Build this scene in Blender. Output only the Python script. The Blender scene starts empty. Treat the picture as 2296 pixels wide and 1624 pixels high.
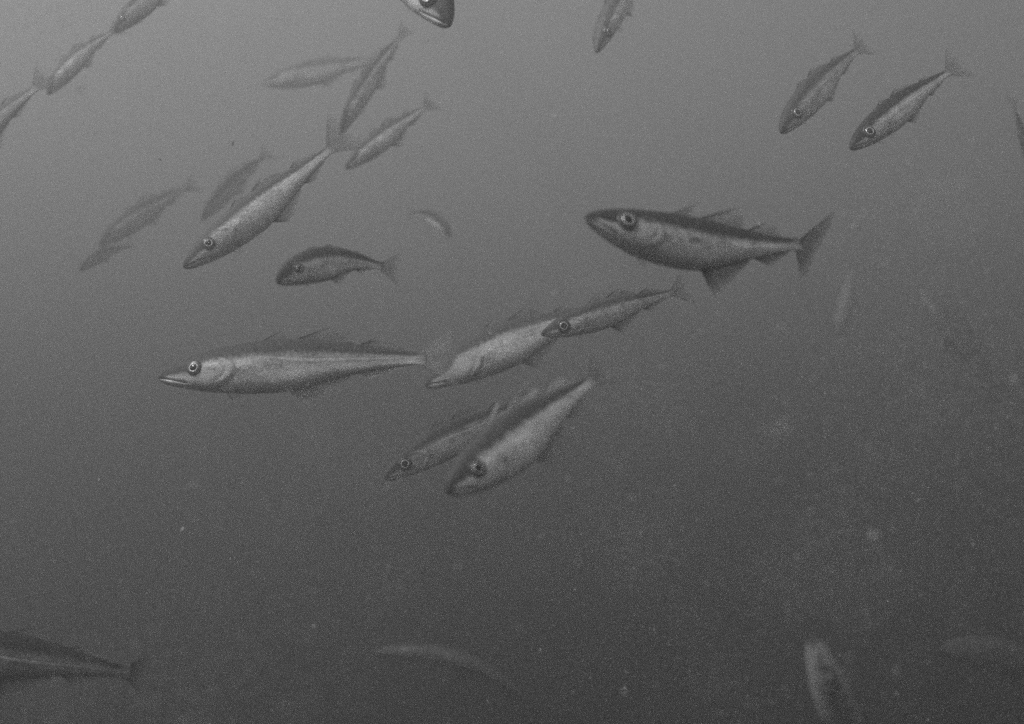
import bpy, math, random
import numpy as np
from mathutils import Vector

random.seed(7)
rng = np.random.default_rng(11)
R = math.radians
scene = bpy.context.scene
col = scene.collection

# ------------------------------------------------------------------ camera
HFOV = R(60)
cam_d = bpy.data.cameras.new('camera')
cam_d.sensor_width = 36.0
cam_d.angle = HFOV
cam_d.clip_start = 0.02
cam_d.clip_end = 200
cam_d.dof.use_dof = True
cam_d.dof.focus_distance = 1.36
cam_d.dof.aperture_fstop = 2.5
cam = bpy.data.objects.new('camera', cam_d)
col.objects.link(cam)
cam.location = (0, 0, 0)
PITCH = R(16)                             # looking a little upward
cam.rotation_euler = (R(90)+PITCH, 0, 0)
scene.camera = cam

# ------------------------------------------------------------------ daylight
SUN_ELEV, SUN_AZ = R(43), R(-124)          # azimuth from +Y (the view), clockwise: left and a little behind the camera
world = bpy.data.worlds.new('World')
scene.world = world
world.use_nodes = True
wn = world.node_tree
bg = wn.nodes['Background']
sky = wn.nodes.new('ShaderNodeTexSky')
sky.sky_type = 'NISHITA'
sky.sun_disc = False
sky.sun_elevation = SUN_ELEV
sky.sun_rotation = SUN_AZ
bw = wn.nodes.new('ShaderNodeRGBToBW')     # black-and-white film
wn.links.new(sky.outputs[0], bw.inputs[0])
wn.links.new(bw.outputs[0], bg.inputs[0])
bg.inputs[1].default_value = 0.11
sd = bpy.data.lights.new('sun', 'SUN')
sd.energy = 5.0
sd.angle = R(0.5)
sun = bpy.data.objects.new('sun', sd)
col.objects.link(sun)
to_sun = Vector((math.sin(SUN_AZ)*math.cos(SUN_ELEV), math.cos(SUN_AZ)*math.cos(SUN_ELEV), math.sin(SUN_ELEV)))
sun.rotation_euler = to_sun.to_track_quat('Z', 'Y').to_euler()
sun.location = to_sun*15

vs = scene.view_settings
vs.view_transform = 'Standard'
vs.look = 'None'
vs.exposure = 2.08
vs.gamma = 1.0
vs.use_curve_mapping = False
cy = scene.cycles
cy.max_bounces = 5
cy.diffuse_bounces = 2
cy.glossy_bounces = 2
cy.transmission_bounces = 3
cy.volume_bounces = 2
cy.transparent_max_bounces = 16
cy.use_denoising = False                   # the film grain stays
cy.filter_width = 1.75
cy.caustics_reflective = False
cy.caustics_refractive = False
cy.sample_clamp_indirect = 3.0

# ------------------------------------------------------------------ the murky water
HAZE_DENS, HAZE_ALB, HAZE_G = 0.50, 0.35, 0.58
def make_haze():
    x0, x1, y0, y1, z0, z1 = -11, 11, -7, 13, -5.0, 3.2
    me = bpy.data.meshes.new('haze')
    v = [(x, y, z) for z in (z0, z1) for x, y in ((x0, y0), (x1, y0), (x1, y1), (x0, y1))]
    me.from_pydata(v, [], [(3, 2, 1, 0), (4, 5, 6, 7), (0, 1, 5, 4), (1, 2, 6, 5), (2, 3, 7, 6), (3, 0, 4, 7)])
    o = bpy.data.objects.new('haze', me)
    col.objects.link(o)
    m = bpy.data.materials.new('haze')
    m.use_nodes = True
    nt = m.node_tree
    for n in list(nt.nodes):
        nt.nodes.remove(n)
    out = nt.nodes.new('ShaderNodeOutputMaterial')
    pv = nt.nodes.new('ShaderNodeVolumePrincipled')
    pv.inputs['Color'].default_value = (HAZE_ALB,)*3 + (1,)
    pv.inputs['Density'].default_value = HAZE_DENS
    pv.inputs['Anisotropy'].default_value = HAZE_G
    nt.links.new(pv.outputs[0], out.inputs['Volume'])
    me.materials.append(m)
    o['kind'] = 'stuff'
make_haze()

# ------------------------------------------------------------------ materials
class NT:
    def __init__(s, name):
        s.m = bpy.data.materials.new(name)
        s.m.use_nodes = True
        s.t = s.m.node_tree
        for n in list(s.t.nodes):
            s.t.nodes.remove(n)
        s.out = s.t.nodes.new('ShaderNodeOutputMaterial')
    def n(s, kind, **kw):
        nd = s.t.nodes.new(kind)
        for k, v in kw.items():
            setattr(nd, k, v)
        return nd
    def set(s, sock, v):
        if hasattr(v, 'is_output') or isinstance(v, bpy.types.NodeSocket):
            s.t.links.new(v, sock)
        else:
            sock.default_value = v
    def math(s, op, a, b=0.0, c=None, clamp=False):
        nd = s.n('ShaderNodeMath', operation=op)
        nd.use_clamp = clamp
        s.set(nd.inputs[0], a); s.set(nd.inputs[1], b)
        if c is not None:
            s.set(nd.inputs[2], c)
        return nd.outputs[0]
    def step(s, x, a, b):                       # smoothstep, a -> 0, b -> 1 (a may be above b)
        nd = s.n('ShaderNodeMapRange', interpolation_type='SMOOTHSTEP')
        s.set(nd.inputs[0], x)
        if a < b:
            nd.inputs[1].default_value, nd.inputs[2].default_value = a, b
            nd.inputs[3].default_value, nd.inputs[4].default_value = 0, 1
        else:
            nd.inputs[1].default_value, nd.inputs[2].default_value = b, a
            nd.inputs[3].default_value, nd.inputs[4].default_value = 1, 0
        return nd.outputs[0]
    def mix(s, f, a, b):
        nd = s.n('ShaderNodeMix', data_type='FLOAT')
        s.set(nd.inputs[0], f); s.set(nd.inputs[2], a); s.set(nd.inputs[3], b)
        return nd.outputs[0]
    def noise(s, vec, scale, detail=3.0):
        nd = s.n('ShaderNodeTexNoise')
        s.t.links.new(vec, nd.inputs['Vector'])
        nd.inputs['Scale'].default_value = scale
        nd.inputs['Detail'].default_value = detail
        return nd.outputs[0]
    def vmul(s, vec, k):
        nd = s.n('ShaderNodeVectorMath', operation='MULTIPLY')
        s.t.links.new(vec, nd.inputs[0])
        nd.inputs[1].default_value = k
        return nd.outputs[0]
    def vadd(s, a, b):
        nd = s.n('ShaderNodeVectorMath', operation='ADD')
        s.set(nd.inputs[0], a); s.set(nd.inputs[1], b)
        return nd.outputs[0]
    def grey(s, v):
        nd = s.n('ShaderNodeCombineColor')
        for i in range(3):
            s.set(nd.inputs[i], v)
        return nd.outputs[0]

def skin_material(name, back=0.035, flank=0.50, belly=0.62, bound=0.36, spots=0.0, scale_amt=0.50, metal=0.25, patch=1.6, grain=1.6):
    k = NT(name)
    at = k.n('ShaderNodeAttribute', attribute_name='skin')       # x along the body, y height on the flank -1..1, z height in body lengths
    sp = k.n('ShaderNodeSeparateXYZ')
    k.t.links.new(at.outputs['Vector'], sp.inputs[0])
    t, v, z = sp.outputs
    inf = k.n('ShaderNodeObjectInfo')
    rnd = k.math('MULTIPLY', inf.outputs['Random'], 37.0)
    base = k.vadd(at.outputs['Vector'], rnd)
    n_big = k.noise(k.vmul(base, (9, 1.2, 3)), 1.0, 3)
    n_mid = k.noise(k.vmul(base, (38, 4.5, 10)), 1.0, 4)
    n_row = k.noise(k.vmul(base, (95, 3.0, 4)), 1.0, 2)
    vor = k.n('ShaderNodeTexVoronoi')
    k.t.links.new(k.vmul(base, (105, 11, 0)), vor.inputs['Vector'])
    vor.inputs['Scale'].default_value = 1.0
    sc = vor.outputs['Distance']
    # flank: silver with rows of scales and smudges
    mott = k.math('ADD', k.math('MULTIPLY', k.math('SUBTRACT', n_mid, .5), grain), k.math('MULTIPLY', k.math('SUBTRACT', n_big, .5), patch))
    mott = k.math('ADD', mott, k.math('MULTIPLY', k.math('SUBTRACT', .45, sc), scale_amt))
    body_zone = k.step(t, .22, .34)
    mott = k.math('ADD', k.math('MULTIPLY', mott, k.mix(body_zone, .55, 1.0)), k.mix(body_zone, .82, 1.0))
    fl = k.math('MULTIPLY', mott, flank, clamp=True)
    # pale lateral line and dusky bands either side of it
    vl = k.math('ABSOLUTE', k.math('SUBTRACT', v, k.mix(k.step(t, .30, .62), .30, .06)))
    ll = k.math('MULTIPLY', k.step(vl, .07, .015), k.step(t, .30, .42))
    fl = k.mix(k.math('MULTIPLY', k.math('MULTIPLY', ll, n_mid), 1.1), fl, .62)
    dl = k.math('MULTIPLY', k.math('MULTIPLY', k.step(vl, .18, .10), k.step(vl, .05, .09)), k.step(t, .42, .6))
    fl = k.mix(k.math('MULTIPLY', dl, .34), fl, .16)
    # belly
    bm = k.step(v, -.02, -.62)
    c = k.mix(bm, fl, k.math('MULTIPLY', belly, k.math('ADD', .35, k.math('ADD', k.math('MULTIPLY', n_mid, .6), k.math('MULTIPLY', n_big, .7))), clamp=True))
    # dark back
    edge = k.math('ADD', k.math('ADD', v, k.math('MULTIPLY', k.step(t, .19, .12), .38)), k.math('MULTIPLY', k.math('SUBTRACT', n_mid, .5), .34))
    edge = k.math('ADD', edge, k.math('MULTIPLY', k.math('SUBTRACT', n_row, .5), .22))
    mb = k.step(edge, bound-.14, bound+.20)
    bk = k.math('MULTIPLY', back, k.math('ADD', .45, k.math('ADD', n_mid, k.math('MULTIPLY', n_row, .5))))
    # the upper flank, half-dusky
    up = k.math('MULTIPLY', k.step(edge, bound+.30, bound+.08), .45)
    bk = k.mix(up, bk, back*2.6)
    c = k.mix(mb, c, bk)
    if spots > 0:                               # row of pale spots along the lateral line
        wv = k.math('SINE', k.math('MULTIPLY', t, 190.0))
        sm = k.math('MULTIPLY', k.step(wv, -.2, .8), k.step(k.math('ABSOLUTE', k.math('SUBTRACT', v, bound-.03)), .10, .03))
        sm = k.math('MULTIPLY', sm, k.step(t, .33, .42))
        c = k.mix(k.math('MULTIPLY', sm, spots), c, .55)
    c = k.mix(k.math('MULTIPLY', k.step(t, .945, 1.0), .75), c, .26)      # the skin thins out into the tail
    # snout and the gape of the mouth
    c = k.mix(k.math('MULTIPLY', k.step(t, .055, .005), .8), c, .045)
    ml = k.math('ABSOLUTE', k.math('ADD', z, k.math('ADD', .003, k.math('MULTIPLY', t, .33))))
    mm = k.math('MULTIPLY', k.step(ml, .0045, .0015), k.step(t, .115, .10))
    c = k.mix(k.math('MULTIPLY', mm, .85), c, .02)
    # pale lip / upper jaw bone
    lp = k.math('ABSOLUTE', k.math('SUBTRACT', k.math('ADD', z, k.math('MULTIPLY', t, .33)), .0065))
    lm = k.math('MULTIPLY', k.math('MULTIPLY', k.step(lp, .007, .002), k.step(t, .03, .05)), k.step(t, .125, .10))
    c = k.mix(k.math('MULTIPLY', lm, .7), c, .68)
    # edge of the gill cover
    ga = k.math('DIVIDE', k.math('SUBTRACT', t, .200), .092)
    gb = k.math('DIVIDE', k.math('ADD', z, .010), .058)
    ge = k.math('SQRT', k.math('ADD', k.math('MULTIPLY', ga, ga), k.math('MULTIPLY', gb, gb)))
    gm = k.math('MULTIPLY', k.math('MULTIPLY', k.step(ge, 1.0, 1.03), k.step(ge, 1.14, 1.05)), k.step(t, .20, .24))
    c = k.mix(k.math('MULTIPLY', gm, .38), c, .05)
    gp = k.math('MULTIPLY', k.math('MULTIPLY', k.step(ge, .82, .95), k.step(ge, 1.02, .97)), k.step(t, .20, .25))
    gp = k.math('MULTIPLY', gp, k.step(v, .55, .30))
    c = k.mix(k.math('MULTIPLY', k.math('MULTIPLY', gp, n_mid), .5), c, .66)
    b = k.n('ShaderNodeBsdfPrincipled')
    k.set(b.inputs['Base Color'], k.grey(c))
    k.set(b.inputs['Metallic'], k.math('MULTIPLY', k.math('SUBTRACT', 1.0, mb), metal))
    k.set(b.inputs['Roughness'], k.mix(mb, .40, .6))
    b.inputs['Specular IOR Level'].default_value = .25
    bp = k.n('ShaderNodeBump')
    bp.inputs['Strength'].default_value = .12
    bp.inputs['Distance'].default_value = .002
    k.t.links.new(k.math('ADD', sc, k.math('MULTIPLY', n_mid, .8)), bp.inputs['Height'])
    k.t.links.new(bp.outputs[0], b.inputs['Normal'])
    k.t.links.new(b.outputs[0], k.out.inputs['Surface'])
    return k.m

def fin_material(name, lead=.03, web=.30, opacity=.50, lead_w=.16):
    k = NT(name)
    at = k.n('ShaderNodeAttribute', attribute_name='skin')       # x across the rays, y out along a ray
    sp = k.n('ShaderNodeSeparateXYZ')
    k.t.links.new(at.outputs['Vector'], sp.inputs[0])
    s, r, nr = sp.outputs
    nz = k.noise(k.vmul(at.outputs['Vector'], (12, 2, 1)), 1.0, 3)
    ray = k.math('SINE', k.math('MULTIPLY', s, nr))
    rm = k.step(ray, .1, .9)
    ld = k.step(s, lead_w, lead_w*.1)
    c = k.mix(rm, web, web*.55)
    c = k.mix(ld, c, lead)
    op = k.math('MULTIPLY', k.math('ADD', opacity, k.math('MULTIPLY', rm, .18)), k.math('ADD', .6, k.math('MULTIPLY', nz, .7)))
    op = k.mix(ld, op, k.mix(r, .80, .30))
    op = k.math('ADD', k.math('MULTIPLY', op, k.mix(k.step(r, .45, 1.0), 1.0, .35)), k.math('MULTIPLY', k.step(r, .28, .0), .35), clamp=True)
    d = k.n('ShaderNodeBsdfDiffuse'); k.set(d.inputs[0], k.grey(c))
    tl = k.n('ShaderNodeBsdfTranslucent'); k.set(tl.inputs[0], k.grey(c))
    m1 = k.n('ShaderNodeMixShader'); m1.inputs[0].default_value = .4
    k.t.links.new(d.outputs[0], m1.inputs[1]); k.t.links.new(tl.outputs[0], m1.inputs[2])
    tr = k.n('ShaderNodeBsdfTransparent')
    m2 = k.n('ShaderNodeMixShader')
    k.set(m2.inputs[0], op)
    k.t.links.new(tr.outputs[0], m2.inputs[1]); k.t.links.new(m1.outputs[0], m2.inputs[2])
    k.t.links.new(m2.outputs[0], k.out.inputs['Surface'])
    return k.m

def plain(name, c, rough=.4, metal=0.0, spec=.4):
    k = NT(name)
    b = k.n('ShaderNodeBsdfPrincipled')
    tc = k.n('ShaderNodeTexCoord')
    nz = k.noise(k.vmul(tc.outputs['Object'], (1, 1, 1)), 240.0, 3)
    k.set(b.inputs['Base Color'], k.grey(k.math('MULTIPLY', c, k.math('ADD', .75, k.math('MULTIPLY', nz, .5)), clamp=True)))
    b.inputs['Roughness'].default_value = rough
    b.inputs['Metallic'].default_value = metal
    b.inputs['Specular IOR Level'].default_value = spec
    k.t.links.new(b.outputs[0], k.out.inputs['Surface'])
    return k.m

SKIN = {
    'silver': skin_material('silver_skin', back=.050, flank=.42, belly=.86, bound=.28),
    'bold':   skin_material('bold_dark_backed_skin', back=.022, flank=.56, belly=.88, bound=.26, metal=.3),
    'strong': skin_material('strongly_marked_skin', back=.030, flank=.66, belly=.76, bound=.16, scale_amt=.7, metal=.3, patch=3.4, grain=2.6),
    'dusky':  skin_material('dusky_skin', back=.045, flank=.50, belly=.80, bound=.22, spots=.6),
    'pale':   skin_material('pale_skin', back=.065, flank=.74, belly=.92, bound=.34, scale_amt=.3),
    'white':  skin_material('pale_blotched_skin', back=.22, flank=.36, belly=.50, bound=.75, scale_amt=.2, patch=3.0),
    'dim':    skin_material('dim_grey_skin', back=.022, flank=.22, belly=.24, bound=.32),
    'bright': skin_material('bright_silver_skin', back=.06, flank=.88, belly=.95, bound=.30, scale_amt=.3, patch=1.2),
    'blotch': skin_material('blotched_drab_skin', back=.32, flank=.36, belly=.42, bound=.6, scale_amt=.2, patch=.9, grain=1.8),
    'wisp':   skin_material('faint_pale_skin', back=.50, flank=.60, belly=.70, bound=.75, scale_amt=.2, patch=2.6),
    'ghost':  skin_material('faint_grey_skin', back=.16, flank=.36, belly=.44, bound=.55, scale_amt=.2),
}
FIN = {
    'grey': fin_material('fin_grey', opacity=.34, web=.32, lead=.08, lead_w=.24),
    'clear': fin_material('fin_clear', opacity=.12, web=.45, lead=.30, lead_w=.10),
    'pale': fin_material('fin_pale', lead=.55, web=.70, opacity=.62),
    'dark': fin_material('fin_dark', lead=.04, web=.09, opacity=.42, lead_w=.2),
    'fan':  fin_material('fin_pale_tail', lead=.30, web=.55, opacity=.36, lead_w=.05),
    'tail': fin_material('fin_tail', lead=.16, web=.34, opacity=.34, lead_w=.06),
}
EYE_M = plain('eye_dark_rim', .06, .3)
IRIS_M = plain('eye_silver_iris', .95, .30, .3, .6)
PUPIL_M = plain('eye_black_pupil', .006, .15)

# ------------------------------------------------------------------ fish
W_PX, H_PX = 2296.0, 1624.0
TANW = 2*math.tan(HFOV/2)
def at(px, py, d):
    x, u = (px/W_PX-.5)*TANW*d, -(py-H_PX/2)/W_PX*TANW*d
    c, s_ = math.cos(PITCH), math.sin(PITCH)
    return np.array([x, d*c-u*s_, d*s_+u*c])

UP_T = np.array([0, .012, .03, .056, .10, .137, .175, .22, .27, .32, .37, .43, .49, .55, .61, .67, .73, .80, .86, .93, .965, 1.0])
UP_H = np.array([.009, .021, .033, .047, .064, .076, .086, .094, .100, .107, .112, .1135, .112, .107, .099, .089, .077, .061, .047, .033, .029, .034])
LO_T = np.array([0, .012, .03, .06, .11, .15, .19, .23, .27, .35, .43, .49, .54, .60, .66, .74, .82, .90, .96, 1.0])
LO_H = np.array([.010, .020, .029, .039, .053, .063, .071, .076, .082, .091, .094, .090, .082, .068, .057, .045, .034, .027, .026, .033])
WI_T = np.array([0, .015, .05, .10, .15, .22, .30, .40, .50, .60, .70, .80, .90, 1.0])
WI_H = np.array([.007, .014, .027, .040, .050, .058, .062, .060, .053, .043, .032, .021, .012, .0025])

def smooth_interp(x, xp, fp):
    """monotone cubic (PCHIP-like) interpolation"""
    h = np.diff(xp); d = np.diff(fp)/h
    m = np.zeros_like(fp)
    for i in range(1, len(fp)-1):
        if d[i-1]*d[i] > 0:
            w1, w2 = 2*h[i]+h[i-1], h[i]+2*h[i-1]
            m[i] = (w1+w2)/(w1/d[i-1]+w2/d[i])
    m[0], m[-1] = d[0], d[-1]
    x = np.clip(x, xp[0], xp[-1])
    i = np.clip(np.searchsorted(xp, x)-1, 0, len(h)-1)
    s = (x-xp[i])/h[i]
    return ((1+2*s)*(1-s)**2*fp[i] + s*(1-s)**2*h[i]*m[i] + s*s*(3-2*s)*fp[i+1] + s*s*(s-1)*h[i]*m[i+1])

def nrm(a):
    return a/np.maximum(np.linalg.norm(a, axis=-1, keepdims=True), 1e-9)

def sstep(x, a, b):
    s = np.clip((x-a)/(b-a), 0, 1)
    return s*s*(3-2*s)

class Spine:
    def __init__(s, nose, mid, ped, up):
        p0, p1, p2 = map(np.asarray, (nose, mid, ped))
        q = np.linspace(0, 1, 240)[:, None]
        pts = p0*(2*(q-.5)*(q-1)) + p1*(4*q*(1-q)) + p2*(2*q*(q-.5))
        seg = np.linalg.norm(np.diff(pts, axis=0), axis=1)
        s.arc = np.concatenate([[0], np.cumsum(seg)])
        s.L = s.arc[-1]
        s.arc /= s.L
        s.pts = pts
        s.tan = nrm(np.gradient(pts, axis=0))
        s.up0 = np.asarray(up, float)
    def frame(s, t):
        t = np.atleast_1d(t)
        tc = np.clip(t, 0, 1)
        P = np.stack([np.interp(tc, s.arc, s.pts[:, i]) for i in range(3)], 1)
        T = nrm(np.stack([np.interp(tc, s.arc, s.tan[:, i]) for i in range(3)], 1))
        P = P + T*((t-tc)*s.L)[:, None]
        U = nrm(s.up0 - (T@s.up0)[:, None]*T)
        S = np.cross(T, U)
        return P, T, U, S

def mesh_object(name, verts, faces, attr, mat, parent, origin):
    me = bpy.data.meshes.new(name)
    me.from_pydata((verts-origin).tolist(), [], faces)
    a = me.attributes.new('skin', 'FLOAT_VECTOR', 'POINT')
    a.data.foreach_set('vector', np.asarray(attr, np.float32).ravel())
    me.materials.append(mat)
    me.polygons.foreach_set('use_smooth', [True]*len(me.polygons))
    me.update()
    o = bpy.data.objects.new(name, me)
    col.objects.link(o)
    if parent is not None:
        o.parent = parent
    return o

def grid_faces(nu, nv, close=False):
    f = []
    for i in range(nu-1):
        for j in range(nv if close else nv-1):
            k = (j+1) % nv
            f.append((i*nv+j, i*nv+k, (i+1)*nv+k, (i+1)*nv+j))
    return f

def thin_sheet(name, P, attr, mat, parent, origin, nu, nv, th):
    """a fin: two skins with a real thickness, closed along the rim"""
    P = P.reshape(nu, nv, 3)
    du = np.gradient(P, axis=0); dv = np.gradient(P, axis=1)
    N = nrm(np.cross(du, dv))
    A = attr.reshape(nu, nv, 3)
    off = N*th*(1-.8*A[:, :, 1:2])
    V = np.concatenate([(P+off).reshape(-1, 3), (P-off).reshape(-1, 3)])
    n = nu*nv
    f = grid_faces(nu, nv)
    f = f + [tuple(n+i for i in q[::-1]) for q in f]
    rim = [i*nv for i in range(nu)] + [(nu-1)*nv+j for j in range(1, nv)] + [i*nv+nv-1 for i in range(nu-2, -1, -1)] + [j for j in range(nv-2, 0, -1)]
    for a, b in zip(rim, rim[1:]+rim[:1]):
        f.append((a, b, n+b, n+a))
    return mesh_object(name, V, f, np.concatenate([A.reshape(-1, 3)]*2), mat, parent, origin)

def make_fish(label, nose, ped, mid=None, up=(0, 0, 1), roll=0.0, deep=1.0, wide=1.0, skin='silver', fin='grey', tail='tail',
              eyes='both', hi=True, bend=0.0, head=1.0, tail_yaw=0.0, tail_pitch=0.0, tail_len=.15, tail_span=.52, dors=1.0, anal=1.0, anal_sweep=.9,
              anal_fin=None, pect=1.0, eye_scale=1.0):
    nose, ped = at(*nose), at(*ped)
    ax = nrm(ped-nose)
    up = np.asarray(up, float)
    up = nrm(up-(up@ax)*ax)
    if roll:
        c, s_ = math.cos(R(roll)), math.sin(R(roll))
        up = up*c + np.cross(ax, up)*s_
    L0 = np.linalg.norm(ped-nose)
    if mid is not None:
        m = at(*mid)
    else:
        m = (nose+ped)/2
    m = m + np.cross(ax, up)*bend*L0
    sp = Spine(nose, m, ped, up)
    L = sp.L
    origin = sp.frame(.5)[0][0]
    root = bpy.data.objects.new('fish', None)
    root.empty_display_size = .05
    col.objects.link(root)
    root.location = origin
    root['label'] = label
    root['category'] = 'fish'
    root['group'] = 'fish of the drifting school'

    # ---- body
    nt_, na = (150, 72) if hi else (64, 36)
    q = np.linspace(0, 1, nt_)
    t = .55*q**1.6 + .45*q                              # denser rings on the head
    t = t/t[-1]
    P, T, U, S = sp.frame(t)
    hu = smooth_interp(t, UP_T, UP_H)*deep
    hl = smooth_interp(t, LO_T, LO_H)*deep
    hw = smooth_interp(t, WI_T, WI_H)*wide
    ph = np.linspace(0, 2*math.pi, na, endpoint=False)
    cs, sn = np.cos(ph), np.sin(ph)
    cx = np.sign(cs)*np.abs(cs)**.74
    z = np.where(sn > 0, sn[None]*hu[:, None], sn[None]*hl[:, None])
    x = cx[None]*hw[:, None]
    tt = np.repeat(t[:, None], na, 1)
    zl = z/deep
    side = sstep(np.abs(cs), .15, .5)[None]
    # mouth, gill cover and eye socket are modelled in the surface
    d = np.zeros_like(z)
    d -= .0045*np.exp(-((zl+.003+.33*tt)/.0035)**2)*(tt < .115)*sstep(tt, .0, .01)*side
    ge = np.sqrt(((tt-.200)/.092)**2+((zl+.010)/.058)**2)
    plate = (1-sstep(ge, .93, 1.06))*sstep(tt, .17, .22)
    d += .0055*plate*side
    d -= .0022*np.exp(-((ge-.66)/.06)**2)*sstep(tt, .20, .22)*side
    x = x + np.sign(cs)[None]*d*np.abs(cs)[None]**.3
    V = P[:, None] + S[:, None]*(x*L)[..., None] + U[:, None]*(z*L)[..., None]
    attr = np.stack([tt, np.repeat(sn[None], nt_, 0), zl], -1)
    verts = V.reshape(-1, 3)
    f = grid_faces(nt_, na, True)
    nose_c = P[0] - T[0]*L*.006
    tail_c = P[-1] + T[-1]*L*.004
    n0 = len(verts)
    verts = np.concatenate([verts, nose_c[None], tail_c[None]])
    at2 = np.concatenate([attr.reshape(-1, 3), [[0, 0, 0], [1, 0, 0]]])
    for j in range(na):
        f.append((n0, (j+1) % na, j))
        b = (nt_-1)*na
        f.append((n0+1, b+j, b+(j+1) % na))
    mesh_object('body', verts, f, at2, SKIN[skin], root, origin)

    def ridge(tv, top=True):
        P, T, U, S = sp.frame(tv)
        h = (smooth_interp(np.atleast_1d(tv), UP_T, UP_H) if top else -smooth_interp(np.atleast_1d(tv), LO_T, LO_H))*deep
        return P+U*(h*L*.97)[:, None], T, U, S

    def median_fin(name, t0, t1, h, sweep, top, mat, power=.85, hmin=.12, lean=0.0):
        nu, nv = (22, 9) if hi else (10, 5)
        s = np.linspace(0, 1, nu); r = np.linspace(0, 1, nv)
        B, T, U, S = ridge(t0+(t1-t0)*s, top)
        sgn = 1 if top else -1
        ln = h*L*((1-s)**power*(1-hmin)+hmin*(1-s*.3))
        ln = ln*(1+.10*np.sin(s*31+h*300)*np.sin(s*13+L*50))
        dirv = nrm(U*sgn + T*(sweep*(1-.35*s))[:, None] + S*lean)
        curve = (r**1.5)[None, :, None]*T[:, None]*(ln*.18)[:, None, None]
        wob = S[:, None]*(np.sin(s*7+h*40)[:, None]*r[None]**2*h*L*.06)[..., None]
        G = B[:, None] + dirv[:, None]*(ln[:, None]*r[None])[..., None] + curve + wob
        A = np.stack([np.repeat(s[:, None], nv, 1), np.repeat(r[None], nu, 0), np.full((nu, nv), 6.283*max(8, int((t1-t0)*95)))], -1)
        thin_sheet(name, G.reshape(-1, 3), A, FIN[mat], root, origin, nu, nv, .0016*L)

    median_fin('dorsal_fin', .365, .475, .085*dors, 1.6, True, fin, .8, .05)
    median_fin('dorsal_fin', .495, .715, .125*dors, 2.5, True, fin, 1.2, .22)
    median_fin('dorsal_fin', .745, .915, .060*dors, 2.4, True, fin, 1.0, .25)
    af = anal_fin or fin
    median_fin('anal_fin', .475, .705, .085*anal, anal_sweep, False, af, 1.1, .22)
    median_fin('anal_fin', .745, .915, .048*anal, 1.2, False, af, 1.0, .25)

    # ---- tail fin
    nu, nv = (33, 11) if hi else (15, 6)
    s = np.linspace(-1, 1, nu); r = np.linspace(0, 1, nv)
    P1, T1, U1, S1 = [a[0] for a in sp.frame(.985)]
    cp, spp = math.cos(R(tail_pitch)), math.sin(R(tail_pitch))
    U1 = U1*cp-T1*spp
    ph_ = .0275*deep*L
    ang = s*tail_span*1.25
    ln = tail_len*L*(.74+.36*np.abs(s)**1.7)*(1+.05*np.sin(s*23+L*90))
    yaw = R(tail_yaw)
    G = np.zeros((nu, nv, 3))
    for j, rr in enumerate(r):
        yr = yaw*(.5+.5*rr)
        Ty = T1*math.cos(yr)+S1*math.sin(yr)
        G[:, j] = P1 + U1*(s*ph_*.95)[:, None] + (Ty[None]*np.cos(ang)[:, None]+U1[None]*np.sin(ang)[:, None])*(ln*rr)[:, None] + S1*(np.sin(s*5)*rr*rr*.006*L)[:, None]
    A = np.stack([np.repeat((1-np.abs(s))[:, None], nv, 1), np.repeat(r[None], nu, 0), np.full((nu, nv), 110.0)], -1)
    thin_sheet('tail_fin', G.reshape(-1, 3), A, FIN[tail], root, origin, nu, nv, .0015*L)

    # ---- paired fins
    def surf(tv, zv, sgn):
        P, T, U, S = [a[0] for a in sp.frame(tv)]
        h = (smooth_interp(np.array([tv]), UP_T, UP_H)[0] if zv > 0 else smooth_interp(np.array([tv]), LO_T, LO_H)[0])
        w = smooth_interp(np.array([tv]), WI_T, WI_H)[0]*wide
        sn_ = np.clip(zv/h, -.98, .98)
        xx = w*(1-sn_*sn_)**.37
        return P + S*sgn*xx*L + U*zv*deep*L, T, U, S
    for sgn in (1, -1):
        for nm, tv, zv, lf, fan, dn, outw, m in (('pectoral_fin', .295, -.022, .105*pect, .38, -.30, .30, 'clear'), ('pelvic_fin', .245, -.066, .060*pect, .25, -.75, .25, 'clear')):
            nu, nv = (13, 7) if hi else (7, 4)
            s = np.linspace(0, 1, nu); r = np.linspace(0, 1, nv)
            B, T, U, S = surf(tv, zv, sgn)
            a0 = math.atan2(dn, 1)
            an = a0 + (.5-s)*fan*2
            ln = lf*L*(1-.45*s)*(.85+.15*np.sin(s*3.14))
            dv = nrm(T[None]*np.cos(an)[:, None]+U[None]*np.sin(an)[:, None]+S[None]*sgn*outw)
            bs = B + U[None]*((.5-s)*.022*L)[:, None] - T*.004*L
            G = bs[:, None] + dv[:, None]*(ln[:, None]*r[None])[..., None]
            A = np.stack([np.repeat(s[:, None], nv, 1), np.repeat(r[None], nu, 0), np.full((nu, nv), 60.0)], -1)
            thin_sheet(nm, G.reshape(-1, 3), A, FIN[m], root, origin, nu, nv, .0012*L)

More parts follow.
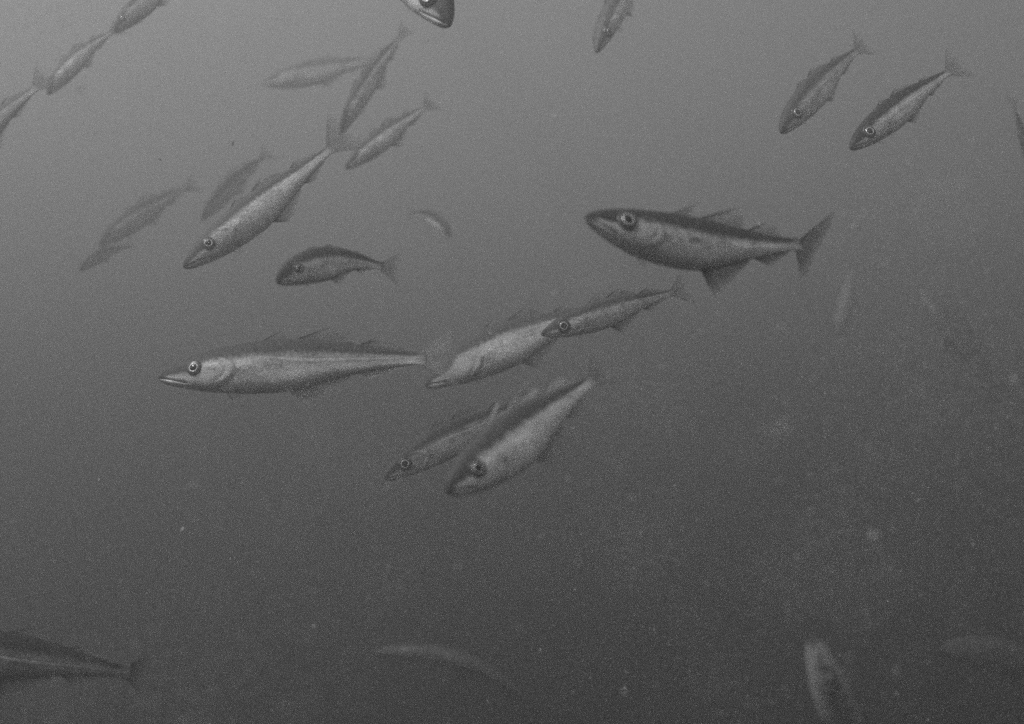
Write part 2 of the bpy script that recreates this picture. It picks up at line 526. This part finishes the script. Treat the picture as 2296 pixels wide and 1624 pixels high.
    # ---- eyes
    if eyes:
        te, ze = .142*head, .010
        for sgn in (1, -1):
            c0, T, U, S = surf(te, ze, sgn)
            a_, _, _, _ = surf(te+.02, ze, sgn); b_, _, _, _ = surf(te-.02, ze, sgn)
            u_, _, _, _ = surf(te, ze+.012, sgn); d_, _, _, _ = surf(te, ze-.012, sgn)
            n = nrm(np.cross(a_-b_, u_-d_))
            if n@S*sgn < 0:
                n = -n
            e1 = nrm(T-(T@n)*n); e2 = np.cross(n, e1)
            re = .0295*L*eye_scale
            def lathe(name, prof, mat, par, fwd=0.0):
                nseg = 36 if hi else 16
                vs_, fs = [], []
                for rr, hh in prof:
                    for kk in range(nseg):
                        a = 2*math.pi*kk/nseg
                        vs_.append(c0 - n*.006*L + e1*rr*re*math.cos(a) + e2*rr*re*math.sin(a) + n*hh*re)
                k_ = len(prof)
                fs = grid_faces(k_, nseg, True)
                fs.append(tuple(range(nseg))); fs.append(tuple((k_-1)*nseg+i for i in range(nseg))[::-1])
                vs_ = np.array(vs_)
                return mesh_object(name, vs_, fs, np.zeros((len(vs_), 3)), mat, par, origin)
            e = lathe('eye', [(1.02, -.30), (1.0, .16), (.92, .26), (.80, .31), (.74, .30), (.68, .335), (.60, .36), (.55, .34), (.3, .36), (.02, .36)], EYE_M, root)
            lathe('iris', [(.60, .30), (.585, .385), (.56, .41), (.525, .42), (.49, .40), (.42, .36), (.02, .38)], IRIS_M, e)
            lathe('pupil', [(.485, .34), (.475, .405), (.40, .45), (.22, .485), (.02, .50)], PUPIL_M, e)
    return root

F = make_fish
# ---- near and sharp
F('large dark-backed fish at right with big eye and raised fins, closest one facing left', (1313, 487, .89), (1794, 546, 1.02), mid=(1560, 552, .95),
  skin='strong', deep=1.03, wide=1.0, fin='grey', tail='dark', roll=-6, tail_yaw=-14, tail_pitch=-52, tail_len=.24, tail_span=.74, dors=1.9, anal=1.25, anal_sweep=.2, anal_fin='dark', eye_scale=1.3)
F('long silvery fish at left seen flat side on, nose pointing left', (358, 848, 1.25), (955, 803, 1.27), mid=(650, 824, 1.26), skin='silver',
  tail='fan', tail_len=.15, tail_span=.55, roll=-4, anal_fin='pale')
F('big pale-bellied fish diving down left, above the small curved fish', (413, 600, 1.50), (742, 332, 1.64), mid=(588, 470, 1.57), skin='pale',
  roll=-4, deep=.92, tail_len=.20, dors=.75, eye_scale=1.1, head=1.1)
F('small dark hump-backed fish curving toward the viewer, spotted along its side', (621, 634, 1.02), (858, 598, 1.09), mid=(735, 594, 1.06), skin='dusky', deep=1.5, wide=1.2,
  tail_len=.20, fin='grey', tail='tail', dors=.6, eye_scale=1.5, roll=-4, head=1.5)
F('slim fish with bright cheek overlapping the blurred pale fish behind its head', (1215, 750, 1.47), (1510, 655, 1.55), mid=(1360, 706, 1.51), skin='pale', deep=.95, roll=8, eye_scale=1.5)
F('pale blurred fish with its tail hidden behind the slim bright-cheeked fish', (955, 865, 1.80), (1350, 695, 1.92), mid=(1140, 778, 1.86), skin='pale', deep=1.12, eyes=None, roll=-8)
F('bright out-of-focus fish at centre with black snout and pale fins, nose down left', (1002, 1102, .79), (1328, 850, .92), mid=(1170, 985, .86), skin='bright', fin='pale', tail='tail',
  deep=1.25, wide=1.15, roll=-10, anal=1.6, dors=1.5, eye_scale=1.4, head=1.1, tail_len=.12, tail_span=.4)
F('mottled fish with small ringed eye half covered by the bright out-of-focus fish', (864, 1074, 1.36), (1185, 905, 1.42), mid=(1010, 990, 1.39), skin='silver', deep=1.05, roll=4, eye_scale=1.4)
F('steeply diving fish at upper right, the left one of the pair', (1752, 298, 1.5), (1922, 112, 1.63), mid=(1832, 205, 1.565), skin='silver', deep=.92, roll=-4, dors=.6, anal=.55, eye_scale=1.3, head=1.1)
F('diving fish at upper right with very dark back, right one of the pair', (1907, 334, 1.32), (2128, 160, 1.42), mid=(2015, 250, 1.37), skin='bold', deep=.88, roll=-4, tail='tail', dors=.6, anal=.55, eye_scale=1.3, tail_len=.16)
F('fish poking down from the top edge with only its head and eye in view', (1008, 56, 1.15), (760, -280, 1.35), skin='silver', up=(1, -.75, .3), deep=1.05, wide=1.1, head=.78, eye_scale=1.2)
F('fish leaving the bottom left corner, only its rear half and tail showing', (-290, 1452, 1.12), (292, 1508, 1.16), mid=(0, 1478, 1.13), skin='dim', deep=.95, tail='dark', tail_len=.08, eyes=None, dors=.6)
# ---- middle distance
F('dark narrow fish plunging down, its head at the tail of the big diving fish', (764, 300, 2.4), (900, 80, 2.46), mid=(826, 190, 2.43), skin='bold', deep=.78, roll=22, eyes=None, tail_len=.14, tail_span=.35)
F('pale-bellied hazy fish right of the plunging dark fish', (775, 378, 2.2), (955, 240, 2.30), mid=(865, 310, 2.25), skin='pale', deep=.95, roll=4, eyes=None)
F('hazy fish at upper left with white belly, second down the diagonal row', (108, 212, 2.15), (252, 72, 2.22), mid=(172, 138, 2.19), skin='pale', deep=1.0, roll=9, eyes=None)
F('fish entering at the top left edge with dark head and pale eye', (258, 72, 1.9), (420, -70, 1.98), mid=(338, -4, 1.94), skin='dusky', deep=1.1, roll=2)
F('fish cut off by the left edge, only its rear and tail in view', (-200, 435, 1.8), (82, 194, 1.86), mid=(-55, 318, 1.83), skin='silver', deep=.92, roll=9, eyes=None)
F('slender fish with pale belly hanging from the top edge right of centre', (1338, 117, 1.90), (1442, -80, 2.15), mid=(1386, 12, 2.02), skin='pale', deep=.64, roll=-6)
F('blurred whitish fish rising tail down out of the bottom edge at right', (1820, 1428, .71), (1970, 1790, .74), mid=(1880, 1600, .73), skin='blotch', up=(1, -.2, .3), deep=.95, wide=1.2, fin='grey', eyes=None, hi=True, dors=.4, anal=.4, tail='grey', pect=.5)
F('dark fish mostly beyond the right edge, just its back in view', (2348, 430, 2.4), (2274, 235, 2.5), up=(-1, -.5, 0), skin='bold', eyes=None, hi=False, roll=0)
# ---- far, almost lost in the murk
F('faint ghostly fish near the top, lying nearly level, dark outline', (588, 188, 3.4), (838, 134, 3.5), mid=(706, 166, 3.45), skin='silver', deep=1.1, eyes=None, hi=False)
F('faint arched fish at far left with pale smear on its belly', (225, 552, 2.95), (420, 422, 3.02), mid=(308, 490, 2.98), skin='silver', deep=1.1, eyes=None, hi=False, roll=14)
F('small faint dark fish below the arched one at far left', (178, 610, 3.1), (285, 552, 3.15), mid=(226, 576, 3.12), skin='bold', deep=1.1, eyes=None, hi=False, roll=20)
F('faint dark fish shadowing the back of the big diving fish', (452, 494, 3.4), (590, 352, 3.5), mid=(515, 425, 3.45), skin='bold', deep=.95, eyes=None, hi=False, roll=34)
F('faint pale fish at right with tail trailing down right', (2055, 640, 3.4), (2225, 872, 3.4), mid=(2132, 735, 3.4), roll=30, skin='ghost', deep=.95, eyes=None, hi=False, tail='grey')
F('very faint pale fish below the tail of the large dark-backed fish', (1884, 752, 4.1), (1912, 600, 4.2), skin='ghost', deep=1.1, eyes=None, hi=False)
F('faint pale fish curving along the bottom edge near the middle', (830, 1464, 3.5), (1205, 1602, 3.5), mid=(1050, 1490, 3.5), skin='ghost', deep=.50, eyes=None, hi=False, tail='grey')
F('faint pale fish slipping out of the lower right corner', (2105, 1462, 3.2), (2420, 1545, 3.5), mid=(2255, 1480, 3.35), skin='ghost', deep=.8, eyes=None, hi=False, tail='grey')
F('small faint dark fish turned nose down right in the middle of the water', (1010, 532, 3.2), (926, 478, 3.35), mid=(976, 496, 3.28), roll=-26, skin='bold', deep=1.05, eyes=None, hi=False)

# ------------------------------------------------------------------ drifting specks
def marine_snow():
    phi = (1+5**.5)/2
    iv = nrm(np.array([(-1, phi, 0), (1, phi, 0), (-1, -phi, 0), (1, -phi, 0), (0, -1, phi), (0, 1, phi), (0, -1, -phi), (0, 1, -phi), (phi, 0, -1), (phi, 0, 1), (-phi, 0, -1), (-phi, 0, 1)], float))
    ifc = [(0, 11, 5), (0, 5, 1), (0, 1, 7), (0, 7, 10), (0, 10, 11), (1, 5, 9), (5, 11, 4), (11, 10, 2), (10, 7, 6), (7, 1, 8), (3, 9, 4), (3, 4, 2), (3, 2, 6), (3, 6, 8), (3, 8, 9), (4, 9, 5), (2, 4, 11), (6, 2, 10), (8, 6, 7), (9, 8, 1)]
    V, Fc = [], []
    def add(p, r, stretch):
        v = iv*(1+rng.uniform(-.3, .3, (12, 1)))*r
        ax = nrm(rng.normal(size=3))
        v = v + np.outer(v@ax, ax)*(stretch-1)
        b = len(V)*12
        V.append(v+p)
        Fc.extend([tuple(i+b for i in f) for f in ifc])
    def place(p, r, st):                                 # camera-tilted water column in front of the lens
        c, s_ = math.cos(PITCH), math.sin(PITCH)
        add(np.array([p[0], p[1]*c-p[2]*s_, p[1]*s_+p[2]*c]), r, st)
    for _ in range(5200):
        y = rng.uniform(.55, 2.4)
        place((rng.uniform(-.85, .85)*y, y, rng.uniform(-.62, .62)*y), .00038*math.exp(rng.normal(0, .45)), rng.choice([1, 1, 1.8, 3.5]))
    for _ in range(420):                                 # closer flakes that the lens throws out of focus
        y = rng.uniform(.13, .40)
        place((rng.uniform(-.8, .8)*y, y, rng.uniform(-.6, .6)*y), .00018*math.exp(rng.normal(0, .4)), rng.choice([1, 1.5, 2.2]))
    for _ in range(420):                                 # and soft clots of silt right in front of it
        y = rng.uniform(.11, .24)
        place((rng.uniform(-.7, .7)*y, y, rng.uniform(-.5, .5)*y), .00030*math.exp(rng.normal(0, .3)), rng.choice([1, 1.6, 2.4]))
    # fine silt hanging in loose drifting clumps
    octv = np.array([(1, 0, 0), (-1, 0, 0), (0, 1, 0), (0, -1, 0), (0, 0, 1), (0, 0, -1)], float)
    octf = np.array([(0, 2, 4), (2, 1, 4), (1, 3, 4), (3, 0, 4), (2, 0, 5), (1, 2, 5), (3, 1, 5), (0, 3, 5)])
    P = []
    spots = [(rng.uniform(-.62, .62), rng.uniform(-.46, .46), rng.uniform(.55, 1.5), rng.uniform(.03, .11), 1.0) for _ in range(150)]
    spots += [((px/W_PX-.5)*TANW, -(py-H_PX/2)/W_PX*TANW, 1.25, sg, 1.3) for px, py, sg in ((1950, 480, .05), (2010, 560, .05), (1900, 660, .045), (2090, 680, .05), (2150, 760, .04), (1480, 400, .03), (2240, 1560, .05), (700, 1390, .035), (1750, 960, .012))]
    for u, v, y, sg, amt in spots:
        n = int(480*amt)
        M = rng.normal(size=(3, 3)); Q, _ = np.linalg.qr(M)
        g = (rng.normal(size=(n, 3))*np.array([1.5, .8, .5]))@Q*sg*y
        P.append(np.array([u*y, y, v*y])+g)
    P = np.concatenate(P)
    P = P[(P[:, 1] > .35)]
    c, s_ = math.cos(PITCH), math.sin(PITCH)
    P = np.stack([P[:, 0], P[:, 1]*c-P[:, 2]*s_, P[:, 1]*s_+P[:, 2]*c], 1)
    rad = .00030*np.exp(rng.normal(0, .35, len(P)))
    ov = (P[:, None]+octv[None]*rad[:, None, None]*rng.uniform(.6, 1.4, (len(P), 6, 1))).reshape(-1, 3)
    b0 = len(V)*12
    Fc.extend(map(tuple, (octf[None]+6*np.arange(len(P))[:, None, None]+b0).reshape(-1, 3).tolist()))
    V.append(ov)
    V = np.concatenate(V)
    k = NT('marine_snow')
    b = k.n('ShaderNodeBsdfPrincipled')
    b.inputs['Base Color'].default_value = (.6, .6, .6, 1)
    b.inputs['Roughness'].default_value = .8
    k.t.links.new(b.outputs[0], k.out.inputs['Surface'])
    o = mesh_object('marine_snow', V, Fc, np.zeros_like(V), k.m, None, np.zeros(3))
    o['kind'] = 'stuff'
    o['label'] = 'pale specks of plankton and silt drifting through the murky water'
    o['category'] = 'specks'
marine_snow()
